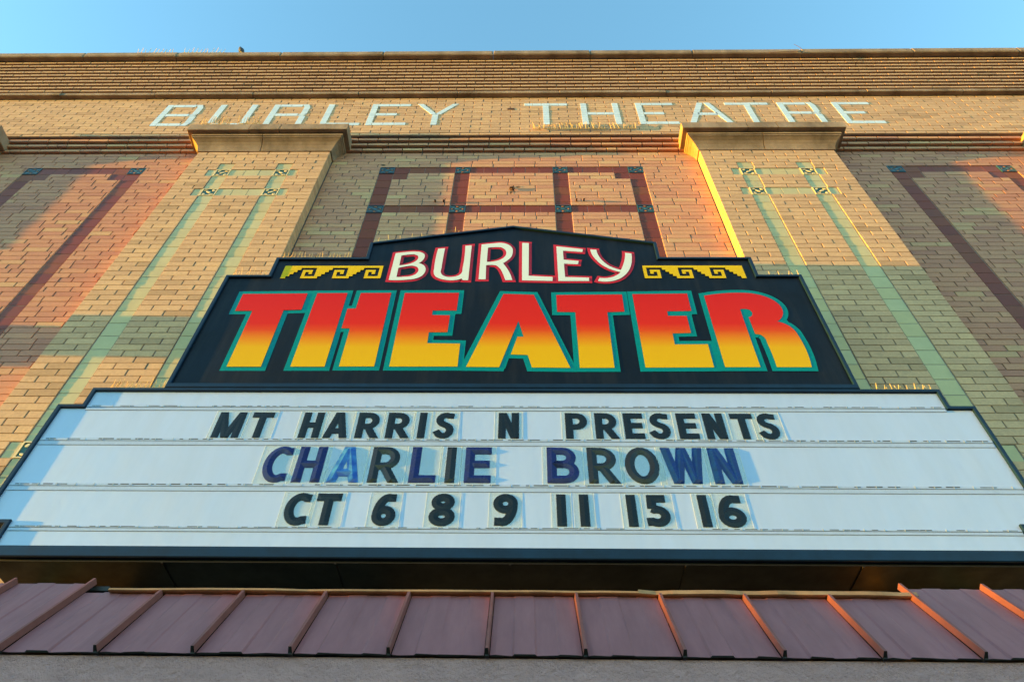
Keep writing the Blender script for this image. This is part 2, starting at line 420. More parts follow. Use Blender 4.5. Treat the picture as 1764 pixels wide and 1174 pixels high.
BR = []                          # every brick: (part key, x0, x1, z0, z1, y face, y back, material)
parts = {}
rng = random.Random(3)
BJ, HJ = 0.0036, 0.0095           # bed and head joints
def put(key, x0, x1, z0, z1, yf, yb, mat):
    if x1-x0 < .02: return
    BR.append((key, x0+HJ/2, x1-HJ/2, z0+BJ/2, z1-BJ/2, yf + rng.uniform(-.0010, .0010), yb, mat))

def lay(key, x0, x1, n0, n1, yf, yb, mat, blocked=(), style='run', L=0.2159, z0=None, pitch=P):
    for n in range(n0, n1):
        za = course(n) if z0 is None else z0 + (n-n0)*pitch; zb = za+pitch
        segs = [(x0, x1)]
        for (a, b, c, d) in blocked:                        # x from a to b, z from c to d
            if c < zb-.012 and d > za+.012:
                new = []
                for (p, q) in segs:
                    if b <= p or a >= q: new.append((p, q)); continue
                    if a > p: new.append((p, a))
                    if b < q: new.append((b, q))
                segs = new
        for (p, q) in segs:
            if style == 'fit':                              # whole and half bricks fitted between the bands
                k = max(1, round(2*(q-p)/L)); h = (q-p)/k
                x = p; i = 0
                first = 1 if (n % 2 and k > 1) else 2
                while x < q-1e-4:
                    w = h*(first if i == 0 else 2); e = min(q, x+w)
                    put(key, x, e, za, zb, yf, yb, mat); x = e; i += 1
            else:
                ph = {'run': (0, .5, .25, .75), 'half': (0, .5, 0, .5)}[style][n % 4]*L
                x = x0 - L + ph; xs = []
                while x < q:
                    if x > p: xs.append(x + rng.uniform(-.004, .004))
                    x += L if rng.random() > .05 or style == 'half' else L*.5
                xs = [p] + [v for v in xs if v-p > .03 and q-v > .03] + [q]
                for a, b in zip(xs, xs[1:]): put(key, a, b, za, zb, yf, yb, mat)

# --- tiles -------------------------------------------------------------------------------------
_tile = {}
def tile(parent, name, mat, x0, x1, z0, z1, yf, gap=.003):
    """a flat glazed tile; alike tiles share one mesh"""
    w, h = round(x1-x0-gap, 4), round(z1-z0-gap, 4)
    k = (name, w, h, mat.name)
    if k not in _tile:
        b = MB(); b.block(-w/2, w/2, 0, .02, -h/2, h/2, .0025); _tile[k] = b.mesh(name, mat)
    o = link(name, _tile[k], parent, None, ((x0+x1)/2, yf + rng.uniform(-.0006, .0006), (z0+z1)/2))
    o.rotation_euler = (rng.uniform(-.004, .004), 0, rng.uniform(-.006, .006))
    return o

def blob(b, cx, cz, rx, rz, rot, y, h, m, n=8, skew=.25):
    pts = []
    for k in range(n):
        t = 2*math.pi*k/n; r = 1 + skew*math.cos(t)*.6
        u, v = math.cos(t)*rx*r, math.sin(t)*rz
        pts.append((cx + u*math.cos(rot) - v*math.sin(rot), cz + u*math.sin(rot) + v*math.cos(rot)))
    inner = [(cx + (p[0]-cx)*.72, cz + (p[1]-cz)*.72) for p in pts]
    b.walls(pts, y-h*.5, y, m); b.ring(pts, inner, y-h*.5, y-h, m); b.sheet([inner], y-h, m)

def ornament(kind):
    """square relief tile: raised rim, sunk coloured ground, leaf-like cells standing on it"""
    b = MB(); w, h = .146, .132
    b.walls([(-w/2,-h/2),(w/2,-h/2),(w/2,h/2),(-w/2,h/2)], -.004, .02, 0)
    o1 = [(-w/2,-h/2),(w/2,-h/2),(w/2,h/2),(-w/2,h/2)]; e = .010 if kind == 'green' else .006
    o2 = [(-w/2+e,-h/2+e),(w/2-e,-h/2+e),(w/2-e,h/2-e),(-w/2+e,h/2-e)]
    b.ring(o1, o2, -.004, -.004, 0); b.ring(o2, o2, -.004, .001, 0); b.sheet([o2], .001, 1)
    if kind == 'green':
        for c in ((0,.002,.036,.0165,.62),(-.038,.034,.021,.017,.9),(.038,-.034,.021,.017,.9),(.036,.036,.024,.012,-.35),(-.036,-.036,.024,.012,-.35)):
            blob(b, c[0], c[1], c[2]*.84, c[3]*.80, c[4], .001, .004, 2)
    else:
        for c in ((0,.001,.026,.015,.5),(-.042,.032,.025,.015,-.15),(.042,.032,.024,.016,.2),(-.042,-.032,.024,.015,.35),(.042,-.031,.026,.014,.1)):
            blob(b, *c, .001, .004, 2)
        for c in ((0,.042,.013,.007,.2),(0,-.042,.013,.007,.2),(-.050,0,.009,.008,.5),(.050,0,.009,.008,.5)):
            blob(b, *c, .001, .0045, 3)
    return b.mesh('ornamental_tile', [M['cream'], M['leafgreen'], M['cream'], M['cream']] if kind == 'green' else [M['blue'], M['indigo'], M['blue'], M['amber']])
ORN = {k: ornament(k) for k in ('green', 'blue')}
def orn(parent, kind, x, z, yf, ph):
    o = link('ornamental_tile', ORN[kind], parent, None, (x, yf, z))
    o.scale = (1 if ph % 2 else -1, 1, 1); return o

# --- pilasters with their green bands ----------------------------------------------------------
REC = .0055                                                  # the tile bands lie this far behind the brick face
def pilaster(key, x0, x1, tiles=True, zb=3.3):
    b = MB(); b.box(x0+.008, x1-.008, YP+.0075, .010, 3.0, course(4)-.002)
    o = tpart(b, 'pilaster', M['mortar']); parts[key] = o
    nb = int(math.floor((zb-ZG)/P)); blk = []
    if tiles:
        c1, c2 = (x0+.32, x0+.466), (x0+.905, x0+1.051)
        hl, hr = x0+.240, x0+1.135
        h1, h2, h3 = (course(-2), course(-4)), (course(-8), course(-10)), (course(-57), course(-59))
        bands = [(c1[0], c1[1], course(-200), course(0)), (c2[0], c2[1], course(-200), course(0))]
        blk = bands + [(hl, hr, h[1], h[0]) for h in (h1, h2, h3)]
        ip = T2 = o; yf = YP+REC
        lo = lambda v: v
        def gt(a, b_, c, d): tile(o, 'green_tile', M['green'], a, b_, c, d, yf)
        n = 0
        for (a, b_) in (c1, c2):
            gt(a, b_, course(-2), course(0))
            gt(a, b_, course(-6), course(-4)); gt(a, b_, course(-8), course(-6))
            q = -10
            while course(q-2.25) > zb:
                nq = q-2.25
                if q > -57 and nq < -57: nq = -57
                if q <= -57 and q > -59: q = -59; continue
                gt(a, b_, course(nq), course(q)); q = nq
            for h in (h1, h2, h3):
                n += 1; orn(o, 'green', (a+b_)/2, (h[0]+h[1])/2, yf-.001, n)
        for h in (h1, h2, h3):
            gt(hl, c1[0], h[1], h[0]); gt(c2[1], hr, h[1], h[0])
            w = (c2[0]-c1[1])/3
            for k in range(3): gt(c1[1]+k*w, c1[1]+(k+1)*w, h[1], h[0])
    lay(key, x0, x1, nb, 4, YP, -.004, M['buff'], blk, 'fit')
    return o
pilaster('pil_l', -3.363, -1.990)
pilaster('pil_r', 1.790, 3.163)
pilaster('pil_ll', -7.06, -5.690, False, 7.0)
pilaster('pil_rr', 5.385, 6.755, False, 7.0)

# --- bays with their oxblood frames --------------------------------------------------------------
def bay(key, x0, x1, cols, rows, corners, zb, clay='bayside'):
    b = MB(); b.box(x0+.001, x1-.001, .008, .0115, 3.0, course(7)-.001)
    o = tpart(b, 'wall_bay', M['mortar']); parts[key] = o
    nb = int(math.floor((zb-ZG)/P)); w = .146; yf = REC
    blk = [(c-w/2, c+w/2, course(-200), course(2)) for c in cols]
    blk += [(cols[0], cols[-1], course(r-2), course(r)) for r in rows]
    n = 0
    for c in cols:
        for i, r in enumerate(rows):
            n += 1; orn(o, 'blue', c, course(r-1), yf-.002, n)
        q = rows[0]-2
        nxt = rows[1] if len(rows) > 1 else None
        while course(q-2.25) > zb:
            nq = q-2.25
            if nxt is not None and q > nxt and nq < nxt+.8: nq = nxt
            tile(o, 'red_tile', M['red'], c-w/2, c+w/2, course(nq), course(q), yf); q = nq
            if nxt is not None and q == nxt: q = nxt-2; nxt = None
    for r in rows:
        for c, d in zip(cols, cols[1:]):
            k = max(1, round((d-c-w)/.150)); s = (d-c-w)/k
            for i in range(k): tile(o, 'red_tile', M['red'], c+w/2+i*s, c+w/2+(i+1)*s, course(r-2), course(r), yf)
    for cx in corners:
        tile(o, 'red_tile', M['red'], cx-w/2, cx+w/2, course(rows[0]-4), course(rows[0]-2), yf)
        blk.append((cx-w/2, cx+w/2, course(rows[0]-4), course(rows[0]-2)))
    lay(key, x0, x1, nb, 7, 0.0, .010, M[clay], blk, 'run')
    return o
bay_c = bay('bay_c', -1.990, 1.790, [-1.390, -.620, .367, 1.130], [2, -10], [-1.244, .984], 4.4, 'bay')
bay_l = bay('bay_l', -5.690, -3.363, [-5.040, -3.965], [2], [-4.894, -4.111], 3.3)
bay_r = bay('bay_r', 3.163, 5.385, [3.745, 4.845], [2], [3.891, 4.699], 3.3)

# --- corbelled courses under the lettered band, between the pilaster caps ------------------------
b = MB()
for i in range(3):
    b.box(-7.6, 7.6, -.0275*(i+1)+.034, .012+.0002*i, course(7+i)+.004, course(8+i)+.0035)
cor = tpart(b, 'cornice', M['mortar']); parts['cornice'] = cor
BJ = .020
for i in range(3):
    lay('cornice', -7.6, 7.6, 7+i, 8+i, -.0275*(i+1), .011, M['bay'], [], 'run')
lay('band', -7.6, 7.6, 10, 11, YP, -.02, M['buff'], [], 'half')
BJ = .0036
# --- lettered band -------------------------------------------------------------------------------
ZB = course(26)-.01                                            # underside of the belt course (10.04)
b = MB(); b.box(-7.6, 7.6, YP+.008, .0118, course(10)+.004, ZB)
parts['band'] = tpart(b, 'lettered_band', M['mortar'])
lay('band', -7.6, 7.6, 11, 26, YP, -.02, M['buff'], [], 'half')
# --- belt stones, corbelled parapet, coping ------------------------------------------------------
def stones(name, key, x0, x1, step, y0, z0, z1, ph, c=.006, yb=.2):
    x = x0 - ph
    while x < x1:
        a, e = max(x, x0), min(x+step*rng.uniform(.9, 1.1), x1)
        if e-a > .1:
            w = e-a-.006; m = MB(); m.block(-w/2, w/2, 0, yb-y0, 0, z1-z0, c)
            o = link(name, m.mesh(name, M['stone']), theatre, None, ((a+e)/2-XC, y0 + rng.uniform(-.003, .003), z0 + rng.uniform(-.0015, .0015)))
        x = e
stones('belt_stone', 'belt', -7.6, 7.6, 1.17, -.168, ZB, 10.107, .35)
NP, PZ, PP = 11, 10.107, .0675
b = MB()
for i in range(NP):
    b.box(-7.6, 7.6, -.140-.014*i+.034, .0119, PZ+i*PP+.003, PZ+(i+1)*PP+.002)
parts['parapet'] = tpart(b, 'parapet', M['mortar'])
BJ = .029
for i in range(NP):
    lay('parapet', -7.6, 7.6, i, i+1, -.140-.014*i, .0, M['buff'], [], 'half', z0=PZ+i*PP, pitch=PP)
BJ = .0036
stones('coping_stone', 'coping', -7.6, 7.6, 1.25, -.350, PZ+NP*PP+.001, 10.976, .6, .012, .35)

# --- pilaster caps ---------------------------------------------------------------------------------
def cap(x0, x1, cut1, cuts2):
    z0 = course(4)
    prof = [(-.004, z0), (.008, z0), (.010, z0+.012), (.016, z0+.045), (.030, z0+.085), (.052, z0+.120), (.082, z0+.146), (.094, z0+.152), (.095, z0+.168), (.104, z0+.170), (.104, z0+.205), (.098, z0+.210), (.098, z0+.213)]
    slab = [(.02, z0+.2135), (.148, z0+.2135), (.152, z0+.219), (.150, z0+.345), (.142, z0+.356), (.02, z0+.372)]
    def piece(pr, a, e, left, right):
        b = MB(); n = 0; rows = []
        for (o_, z) in pr:
            R = []
            if left: R += [(x0-o_, .004, z), (x0-o_, YP-o_, z)]
            else: R += [(a, YP-o_, z)]
            if right: R += [(x1+o_, YP-o_, z), (x1+o_, .004, z)]
            else: R += [(e, YP-o_, z)]
            rows.append(R)
        k = len(rows[0]); vs = [v for R in rows for v in R]
        fs = [(i*k+j, i*k+j+1, (i+1)*k+j+1, (i+1)*k+j) for i in range(len(rows)-1) for j in range(k-1)]
        # joint faces where the stone is cut
        m = len(rows)
        for side, on in ((0, left), (k-1, right)):
            if not on:
                xx = vs[side][0]; base = len(vs)
                vs += [(xx, YP+.03, rows[i][side][2]) for i in range(m)]
                for i in range(m-1):
                    f = (i*k+side, (i+1)*k+side, base+i+1, base+i)
                    fs.append(f if side == 0 else f[::-1])
        if left and right: pass
        b.add(vs, fs)
        # top and bottom lids
        for i, fl in ((0, True), (m-1, False)):
            R = list(range(i*k, i*k+k)); 
            if left and right: b.f.append(tuple(R if not fl else R[::-1])); b.m.append(0)
            elif left: v = len(b.v); b.v.append((vs[i*k+k-1][0], .004, vs[i*k][2])); q = R+[v]; b.f.append(tuple(q if not fl else q[::-1])); b.m.append(0)
            elif right: v = len(b.v); b.v.append((vs[i*k][0], .004, vs[i*k][2])); q = [v]+R; b.f.append(tuple(q if not fl else q[::-1])); b.m.append(0)
            else: v = len(b.v); b.v += [(vs[i*k+1][0], .004, vs[i*k][2]), (vs[i*k][0], .004, vs[i*k][2])]; q = R+[v, v+1]; b.f.append(tuple(q if not fl else q[::-1])); b.m.append(0)
        return b
    holder = MB(); holder.box(x0+.01, x1-.01, YP+.012, .011, z0+.004, z0+.36)
    capo = tpart(holder, 'pilaster_cap', M['mortar'])
    for pr, cuts in ((prof, [cut1]), (slab, cuts2)):
        ed = [x0] + cuts + [x1]
        for i in range(len(ed)-1):
            a, e = ed[i]+(.004 if i else 0), ed[i+1]-(.004 if i < len(ed)-2 else 0)
            s_ = piece(pr, a, e, i == 0, i == len(ed)-2).build('cap_stone', M['stone'], capo)
            s_.location.y = rng.uniform(-.003, .002)
cap(-3.363, -1.990, -2.72, [-2.87, -2.55])
cap(1.790, 3.163, 2.46, [2.31, 2.62])
cap(-7.06, -5.690, -6.4, [-6.6, -6.1])
cap(5.385, 6.755, 6.1, [5.9, 6.4])

# --- white glazed lettering on the band -----------------------------------------------------------
LB, LT, LH = course(14), course(23), P                       # bottom, top, bar height
LM = (LB+LT)/2
def bar(b, p, q, w, horizontal=False):
    """one stroke of a letter, cut into glazed headers with open joints"""
    y0, y1 = YP-.0028, YP+.006
    px, pz = p; qx, qz = q
    if horizontal:
        n = max(1, round(abs(qx-px)/.108)); s = (qx-px)/n
        for i in range(n): b.block(px+i*s+.0015, px+(i+1)*s-.0015, y0, y1, pz, pz+w, .002)
    else:
        n = max(1, round(abs(qz-pz)/P))
        for i in range(n):
            t0, t1 = i/n, (i+1)/n
            xa, za, xb, zb = px+(qx-px)*t0, pz+(qz-pz)*t0+.0015, px+(qx-px)*t1, pz+(qz-pz)*t1-.0015
            lo = [(xa-w/2, za), (xa+w/2, za), (xb+w/2, zb), (xb-w/2, zb)]
            b.walls(lo, y0, y1); b.sheet([lo], y0)
SW = .068
def wall_letter(ch, x0, x1):
    b = MB(); l, r = x0+SW/2, x1-SW/2; m = (x0+x1)/2; e = SW+.002
    top, bot, mid = LT-LH, LB, LM-LH/2
    def H(a, c, z): bar(b, (a, z), (c, z), LH, True)
    def V(xa, za, xb, zb): bar(b, (xa, za), (xb, zb), SW)
    if ch in 'BR':
        V(l, LB, l, LT); H(x0+e, x1-.10, top); H(x0+e, x1-.10, mid)
        V(x1-.036, LT-LH-.02, x1-.036, LM+.036)
        for z0, z1, xa, xb in ((LT-LH-.018, LT, x1-.036, x1-.066), (LM-.0, LM+.034, x1-.066, x1-.036)): V(xa, z0, xb, z1)
        if ch == 'B':
            H(x0+e, x1-.10, bot); V(x1-.066, LM-.036, x1-.036, LM-.002); V(x1-.036, LB+.085, x1-.036, LM-.038); V(x1-.066, LB, x1-.036, LB+.083)
        else: V(x1-.066, LM-.036, x1-.036, LM-.002); V(x1-.036, LB, x1-.036, LM-.038)
    elif ch == 'U': V(l, LB+LH+.002, l, LT); V(r, LB+LH+.002, r, LT); H(x0+.02, x1-.02, bot)
    elif ch == 'L': V(l, LB, l, LT); H(x0+e, x1, bot)
    elif ch == 'E': V(l, LB, l, LT); H(x0+e, x1, top); H(x0+e, x1-.13, mid); H(x0+e, x1, bot)
    elif ch == 'Y':
        V(m-.004, LB, m-.004, LM-.01); V(m-.022, LM-.008, x0+.034, LT); V(m+.018, LM-.008, x1-.034, LT)
    elif ch == 'T': H(x0, x1, top); V(m, LB, m, top-.002)
    elif ch == 'H': V(l, LB, l, LT); V(r, LB, r, LT); H(x0+e, x1-e, mid)
    elif ch == 'A': V(x0+.034, LB, m-.037, LT); V(x1-.034, LB, m+.037, LT); H(x0+.135, x1-.135, LM-.055)
    tpart(b, 'letter', M['white_tile'])
for ch, a, c in (('B',-4.140,-3.705),('U',-3.518,-3.088),('R',-2.890,-2.462),('L',-2.258,-1.816),('E',-1.748,-1.305),('Y',-1.232,-.752),
                 ('T',.001,.497),('H',.646,1.076),('E',1.275,1.705),('A',1.812,2.304),('T',2.296,2.794),('R',2.897,3.322),('E',3.520,3.945)):
    wall_letter(ch, a, c)

# --- small things fixed in the brickwork ------------------------------------------------------------
def iron(x, y, z, r):
    b = MB(); pts = [(x+r*math.cos(t)*1.0, y-.012, z+r*math.sin(t)) for t in [k*math.pi/4 for k in range(9)]]
    b.tube(pts, .006, 5); b.tube([(x, y+.01, z+r), (x, y-.02, z+r*.8)], .008, 5); return b
tpart(iron(-.115, 0, 8.00, .024), 'iron_ring', M['iron'])
for x, z in ((-.837,7.757),(-.757,7.756),(.497,7.773),(.568,7.773)):
    b = MB(); b.tube([(x, .01, z), (x, -.022, z), (x, -.030, z-.02)], .008, 6); tpart(b, 'iron_hook', M['iron'])
def splat(cx, cz, rx, rz, y, seed, n=22):
    q = random.Random(seed); L = []
    for k in range(n):
        t = 2*math.pi*k/n; r = q.uniform(.55, 1.0); L.append((cx+rx*r*math.cos(t), cz+rz*r*math.sin(t)))
    b = MB(); b.sheet([L], y); return b
for i, (x, z, rx, rz, y) in enumerate(((-.115,8.045,.028,.022,-.0025),(-.055,8.050,.030,.014,-.0028),(-.125,7.94,.015,.035,-.0030),(-.10,7.960,.026,.010,-.0033),(-1.445,8.525,.035,.016,-.0025),(1.215,8.545,.030,.010,-.0025))):
    tpart(splat(x, z, rx, rz, y, i), 'soot_stain', M['soot'])
tpart(splat(-.149, 9.70, .06, .04, YP-.0025, 9), 'broken_brick', M['iron'])
b = MB()                                                       # unseen panel added left of the view to cast the shade strip
b.box(-6.4, -6.34, -.62, .0, 5.50, 5.96); b.box(-6.42, -6.32, -.64, -.60, 5.46, 6.0)
tpart(b, 'shadow_caster', M['navy'])

# --- bricks: the 300 that show largest one by one, the others joined per part ---------------------
SIGN_C = -.083
SIGN = [(SIGN_C-2.05,4.755),(SIGN_C+2.05,4.755),(SIGN_C+2.05,5.924),(SIGN_C+1.747,5.924),(SIGN_C+1.747,6.149),(SIGN_C+1.085,6.149),(SIGN_C+1.085,6.355),(SIGN_C,6.597),(SIGN_C-1.085,6.355),(SIGN_C-1.085,6.149),(SIGN_C-1.747,6.149),(SIGN_C-1.747,5.924),(SIGN_C-2.05,5.924)]
BC = -.067
BOARD = [(BC-2.49,3.600),(BC+2.49,3.600),(BC+2.49,3.785),(BC+2.632,3.785),(BC+2.632,4.615),(BC+2.49,4.615),(BC+2.49,4.752),(BC-2.49,4.752),(BC-2.49,4.615),(BC-2.632,4.615),(BC-2.632,3.785),(BC-2.49,3.785)]
YF, YS = -(D-2.945), -(D-2.960)                                # frame front, sign face
def inside(p, L):
    c = False
    for i in range(len(L)):
        (x0, z0), (x1, z1) = L[i-1], L[i]
        if (z0 > p[1]) != (z1 > p[1]) and p[0] < (x1-x0)*(p[1]-z0)/(z1-z0)+x0: c = not c
    return c
MI = cam.matrix_world.inverted(); FP = 1250/1764*1024
EYE = Vector((0, -D, 1.65))
def pix(p):
    q = MI @ Vector(p); return (512+FP*q.x/-q.z, 340.5-FP*q.y/-q.z)
def shown(p):
    x, y = pix(p)
    if not (2 < x < 1022 and 2 < y < 679): return 0
    if p[2] > 4.0:
        t = (YF-EYE.y)/(p[1]-EYE.y); q = EYE + (Vector(p)-EYE)*t
        if inside((q.x, q.z), SIGN) or inside((q.x, q.z), BOARD): return 0
    return 1
cand = []
for i, (key, x0, x1, z0, z1, yf, yb, mat) in enumerate(BR):
    if key in ('pil_l', 'pil_r', 'bay_c', 'bay_l', 'bay_r') and z0 < 8 and shown(((x0+x1)/2, yf, (z0+z1)/2)):
        a, c = pix((x0, yf, z0)), pix((x1, yf, z0)); e = pix((x0, yf, z1))
        cand.append((-abs(c[0]-a[0])*abs(a[1]-e[1]), i))
cand.sort(); single = set(i for _, i in cand[:298])
unit = {}
stuff = {}
for i, (key, x0, x1, z0, z1, yf, yb, mat) in enumerate(BR):
    if i in single:
        w, h, d = round(x1-x0, 3), round(z1-z0, 3), round(yb-yf, 2)
        k = (w, h, d, mat.name)
        if k not in unit:
            b = MB(); b.block(-w/2, w/2, 0, d, -h/2, h/2, .0022, d=.0018); unit[k] = b.mesh('brick', mat)
        link('brick', unit[k], parts[key], None, ((x0+x1)/2, yf, (z0+z1)/2))
    else:
        stuff.setdefault((key, mat.name), (MB(), mat))[0].block(x0, x1, yf, yb, z0, z1, .0022, d=.0018)
for (key, _), (b, mat) in stuff.items():
    b.build('brickwork', mat, parts[key], 'stuff')

# ------------------------------------------------------------------ the upper sign
def box_sign(owner, outline, inner, back):
    """cabinet, mitred frame with a lip, and a sunk face, all in the owner's local coordinates"""
    ox, oz = owner.location.x, owner.location.z
    sh = lambda L: [(p[0]-ox, p[1]-oz) for p in L]
    o, i = sh(outline), sh(inner); ch = offset(o, -.004); ch2 = offset(i, .003)
    b = MB(); b.walls(o, YF+.004, back); b.sheet([[(p[0], p[1]) for p in o]], back)
    b.f[-1:] = b.f[-1:]
    cab = b.build('cabinet', M['navy'], owner)
    b = MB(); b.ring(o, ch, YF+.004, YF); b.ring(ch, ch2, YF, YF); b.ring(ch2, i, YF, YF+.003); b.ring(i, i, YF+.003, YS+.001)
    b.build('frame', M['navy'], owner)
    b = MB(); b.sheet([i], YS); return b
def strip_inner(L, w, bottom):
    q = offset(L, -w); zmin = min(p[1] for p in L)
    return [(p[0], bottom if abs(l[1]-zmin) < 1e-6 else p[1]) for p, l in zip(q, L)]

sign = thing('theater_sign', 'black stepped sign with peaked top reading BURLEY THEATER in red, orange and yellow letters', 'sign', (SIGN_C, 0, 4.755))
fb = box_sign(sign, SIGN, strip_inner(SIGN, .025, 4.792), -.118)
fb.build('face_panel', M['face'], sign)
def local(L): return [(p[0]-SIGN_C, p[1]-4.755) for p in L]
SLITS = {3: [(-.608,5.514),(-.608,5.465),(-.462,5.464),(-.432,5.514)], 6: [(.959,5.508),(.958,5.459),(1.108,5.459),(1.137,5.508)], 4: [(-.0349,5.3971),(-.1469,4.9438),(-.113,4.9354),(-.0853,5.0627),(-.0432,5.2432),(-.0052,5.2433)],
         7: [(1.4476,5.5266),(1.4446,5.225),(1.4745,5.225),(1.4791,5.2679),(1.4789,5.4478),(1.4971,5.4516),(1.5129,5.4889),(1.5039,5.5216),(1.4792,5.5305)]}   # slits inside A and R, inked teal
def outlined(name, loops, w, mat_out, mat_in, k, slit=None):
    """printed letter: outline ribbon below, coloured face on it"""
    b = MB(); y1, y2 = YS-.0010-.00025*k, YS-.0042
    for n, L in enumerate(loops):
        o = offset(L, w if n == 0 else -w); i = offset(L, -w*.25 if n == 0 else w*.25)
        if area(L) < 0: b.ring(i, o, y1, y1)
        else: b.ring(o, i, y1, y1)
    if slit: b.sheet([slit], y1-.0001)
    if k == 7 and slit: b.sheet([local([(1.658,5.400),(1.690,5.372),(1.728,5.398),(1.722,5.428),(1.690,5.428)])], y1-.0001)
    out = b.build(name, mat_out, sign)
    b = MB(); b.sheet([offset(L, -.0035 if n == 0 else .0035) for n, L in enumerate(loops)], y2); b.build('letter_face', mat_in, out)
for k, (ch, L) in enumerate(THEATER):
    L = local(L)
    if ch == 'R': L = smooth(L, 40, 5)
    outlined('letter', [L], .0310, M['teal'], M['gradient'], k, local(SLITS[k]) if k in SLITS else None)
for k, (ch, L, holes) in enumerate(BURLEY):
    lo = [local(L)] + [local(h) for h in holes]
    if ch in 'BURY': lo = [smooth(q, 38, 5) for q in lo]
    outlined('letter', lo, .0185, M['signred'], M['signwhite'], k)
# stepped fret bands either side of BURLEY
def fret(x0, x1, z0, z1, flip):
    cw, rh = (x1-x0)/31.5, (z1-z0)/6; runs = []
    for r in range(6):
        if r == 5: runs.append((0, 31.5, r)); continue
        runs.append((0, 1.5+r, r))
        for k in range(3):
            s = 6.25+10*k; c = [s+1.05*i for i in range(6)]; end = 31.5 if k == 2 else 11.5+10*k+r
            if r == 4: runs.append((c[4], end, r))
            if r == 3: runs += [(c[0], c[3], r), (c[4], end, r)]
            if r == 2: runs += [(c[0], c[1], r), (c[2], c[3], r), (c[4], end, r)]
            if r == 1: runs += [(c[0], c[1], r), (c[4], end, r)]
            if r == 0: runs.append((c[0], end, r))
    b = MB(); y = YS-.0042
    for a, e, r in runs:
        xa, xe = (x0+a*cw, x0+e*cw) if not flip else (x1-e*cw, x1-a*cw)
        xa -= SIGN_C; xe -= SIGN_C; za, ze = z0+r*rh-4.755, z0+(r+1)*rh-4.755
        b.add([(xa,y,za),(xe,y,za),(xe,y,ze),(xa,y,ze)], [(0,1,2,3)])
    b.build('fret_border', M['yellow'], sign)
fret(-1.739, -1.0215, 5.892, 6.050, False)
fret(.857, 1.5745, 5.892, 6.050, True)

# ------------------------------------------------------------------ the white letterboard
board = thing('marquee_letterboard', 'wide white marquee letterboard in a stepped navy frame with three rows of letters', 'marquee', (BC, 0, 3.6))
inner = strip_inner(BOARD, .025, 3.660)
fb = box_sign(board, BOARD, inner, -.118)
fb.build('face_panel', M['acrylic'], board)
def rail(z0, z1, half):
    b = MB(); z0 -= 3.6; z1 -= 3.6; q = random.Random(int(z0*1000)); h = z1-z0
    b.block(-half, half, YS-.004, YS+.001, z0, z0+h*.62, .001, 0)
    b.block(-half, half, YS-.007, YS+.001, z0+h*.62+.0006, z1, .0015, 0)
    x = -half+.03
    while x < half-.05:                                       # dirt that collects in the gap, in broken dashes
        l = q.uniform(.015, .09)
        if q.random() < .74: b.box(x, min(x+l, half-.02), YS-.0076, YS-.0055, z1-h*.19, z1-h*q.uniform(.03, .09), 1)
        x += l + q.uniform(.004, .035)
    x = -half+.05
    while x < half:
        b.box(x, x+.004, YS-.0078, YS-.0035, z1-h*.35, z1+.001, 2); x += .098
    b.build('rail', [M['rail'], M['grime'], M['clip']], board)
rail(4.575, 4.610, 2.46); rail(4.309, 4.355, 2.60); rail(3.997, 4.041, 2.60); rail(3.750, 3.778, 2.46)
b = MB(); b.box(-2.46, 2.46, -.41, -.12, -.012, -.0005)
for k in range(1, 6): b.box(-2.46+k*.82, -2.452+k*.82, -.41, -.12, -.018, -.012)
b.build('underside', M['under'], board)

# ------------------------------------------------------------------ the changeable letters
def stroke(b, pts, sw, y, h0, h1, closed=False, hcut=False, ends=True):
    pts = [Vector(p) for p in pts]
    if ends and not closed:                                    # hipped ends
        for _ in range(2):
            d = pts[1]-pts[0]
            if d.length > sw*.6: pts.insert(1, pts[0] + d.normalized()*sw*.42)
            pts.reverse()
    n = len(pts); off = [-.5, -.46, 0, .46, .5]; rings = []
    for i, p in enumerate(pts):
        a = pts[i-1] if (i or closed) else None; c = pts[(i+1) % n] if (i < n-1 or closed) else None
        d1 = (p-a).normalized() if a is not None else (c-p).normalized()
        d2 = (c-p).normalized() if c is not None else d1
        n1, n2 = Vector((d1.y, -d1.x)), Vector((d2.y, -d2.x)); m = (n1+n2).normalized(); k = 1/max(m.dot(n1), .45)
        if hcut: m = Vector((1 if n1.x > 0 else -1, 0)); k = 1/abs(n1.x)
        end = ends and not closed and i in (0, n-1)
        hs = [0, h0, h0 if end else h1, h0, 0]
        rings.append([(p.x+m.x*sw*k*o, y-h, p.y+m.y*sw*k*o) for o, h in zip(off, hs)])
    vs = [v for R in rings for v in R]; fs = []
    for i in range(n if closed else n-1):
        j = (i+1) % n
        for k in range(4): fs.append((i*5+k, i*5+k+1, j*5+k+1, j*5+k))
    if not closed: fs += [(0,1,2,3,4)[::-1], tuple((n-1)*5+k for k in range(5))]
    b.add(vs, fs)

def arc(cx, cz, rx, rz, a0, a1, n=10):
    return [(cx+rx*math.cos(RAD(a0+(a1-a0)*k/n)), cz+rz*math.sin(RAD(a0+(a1-a0)*k/n))) for k in range(n+1)]

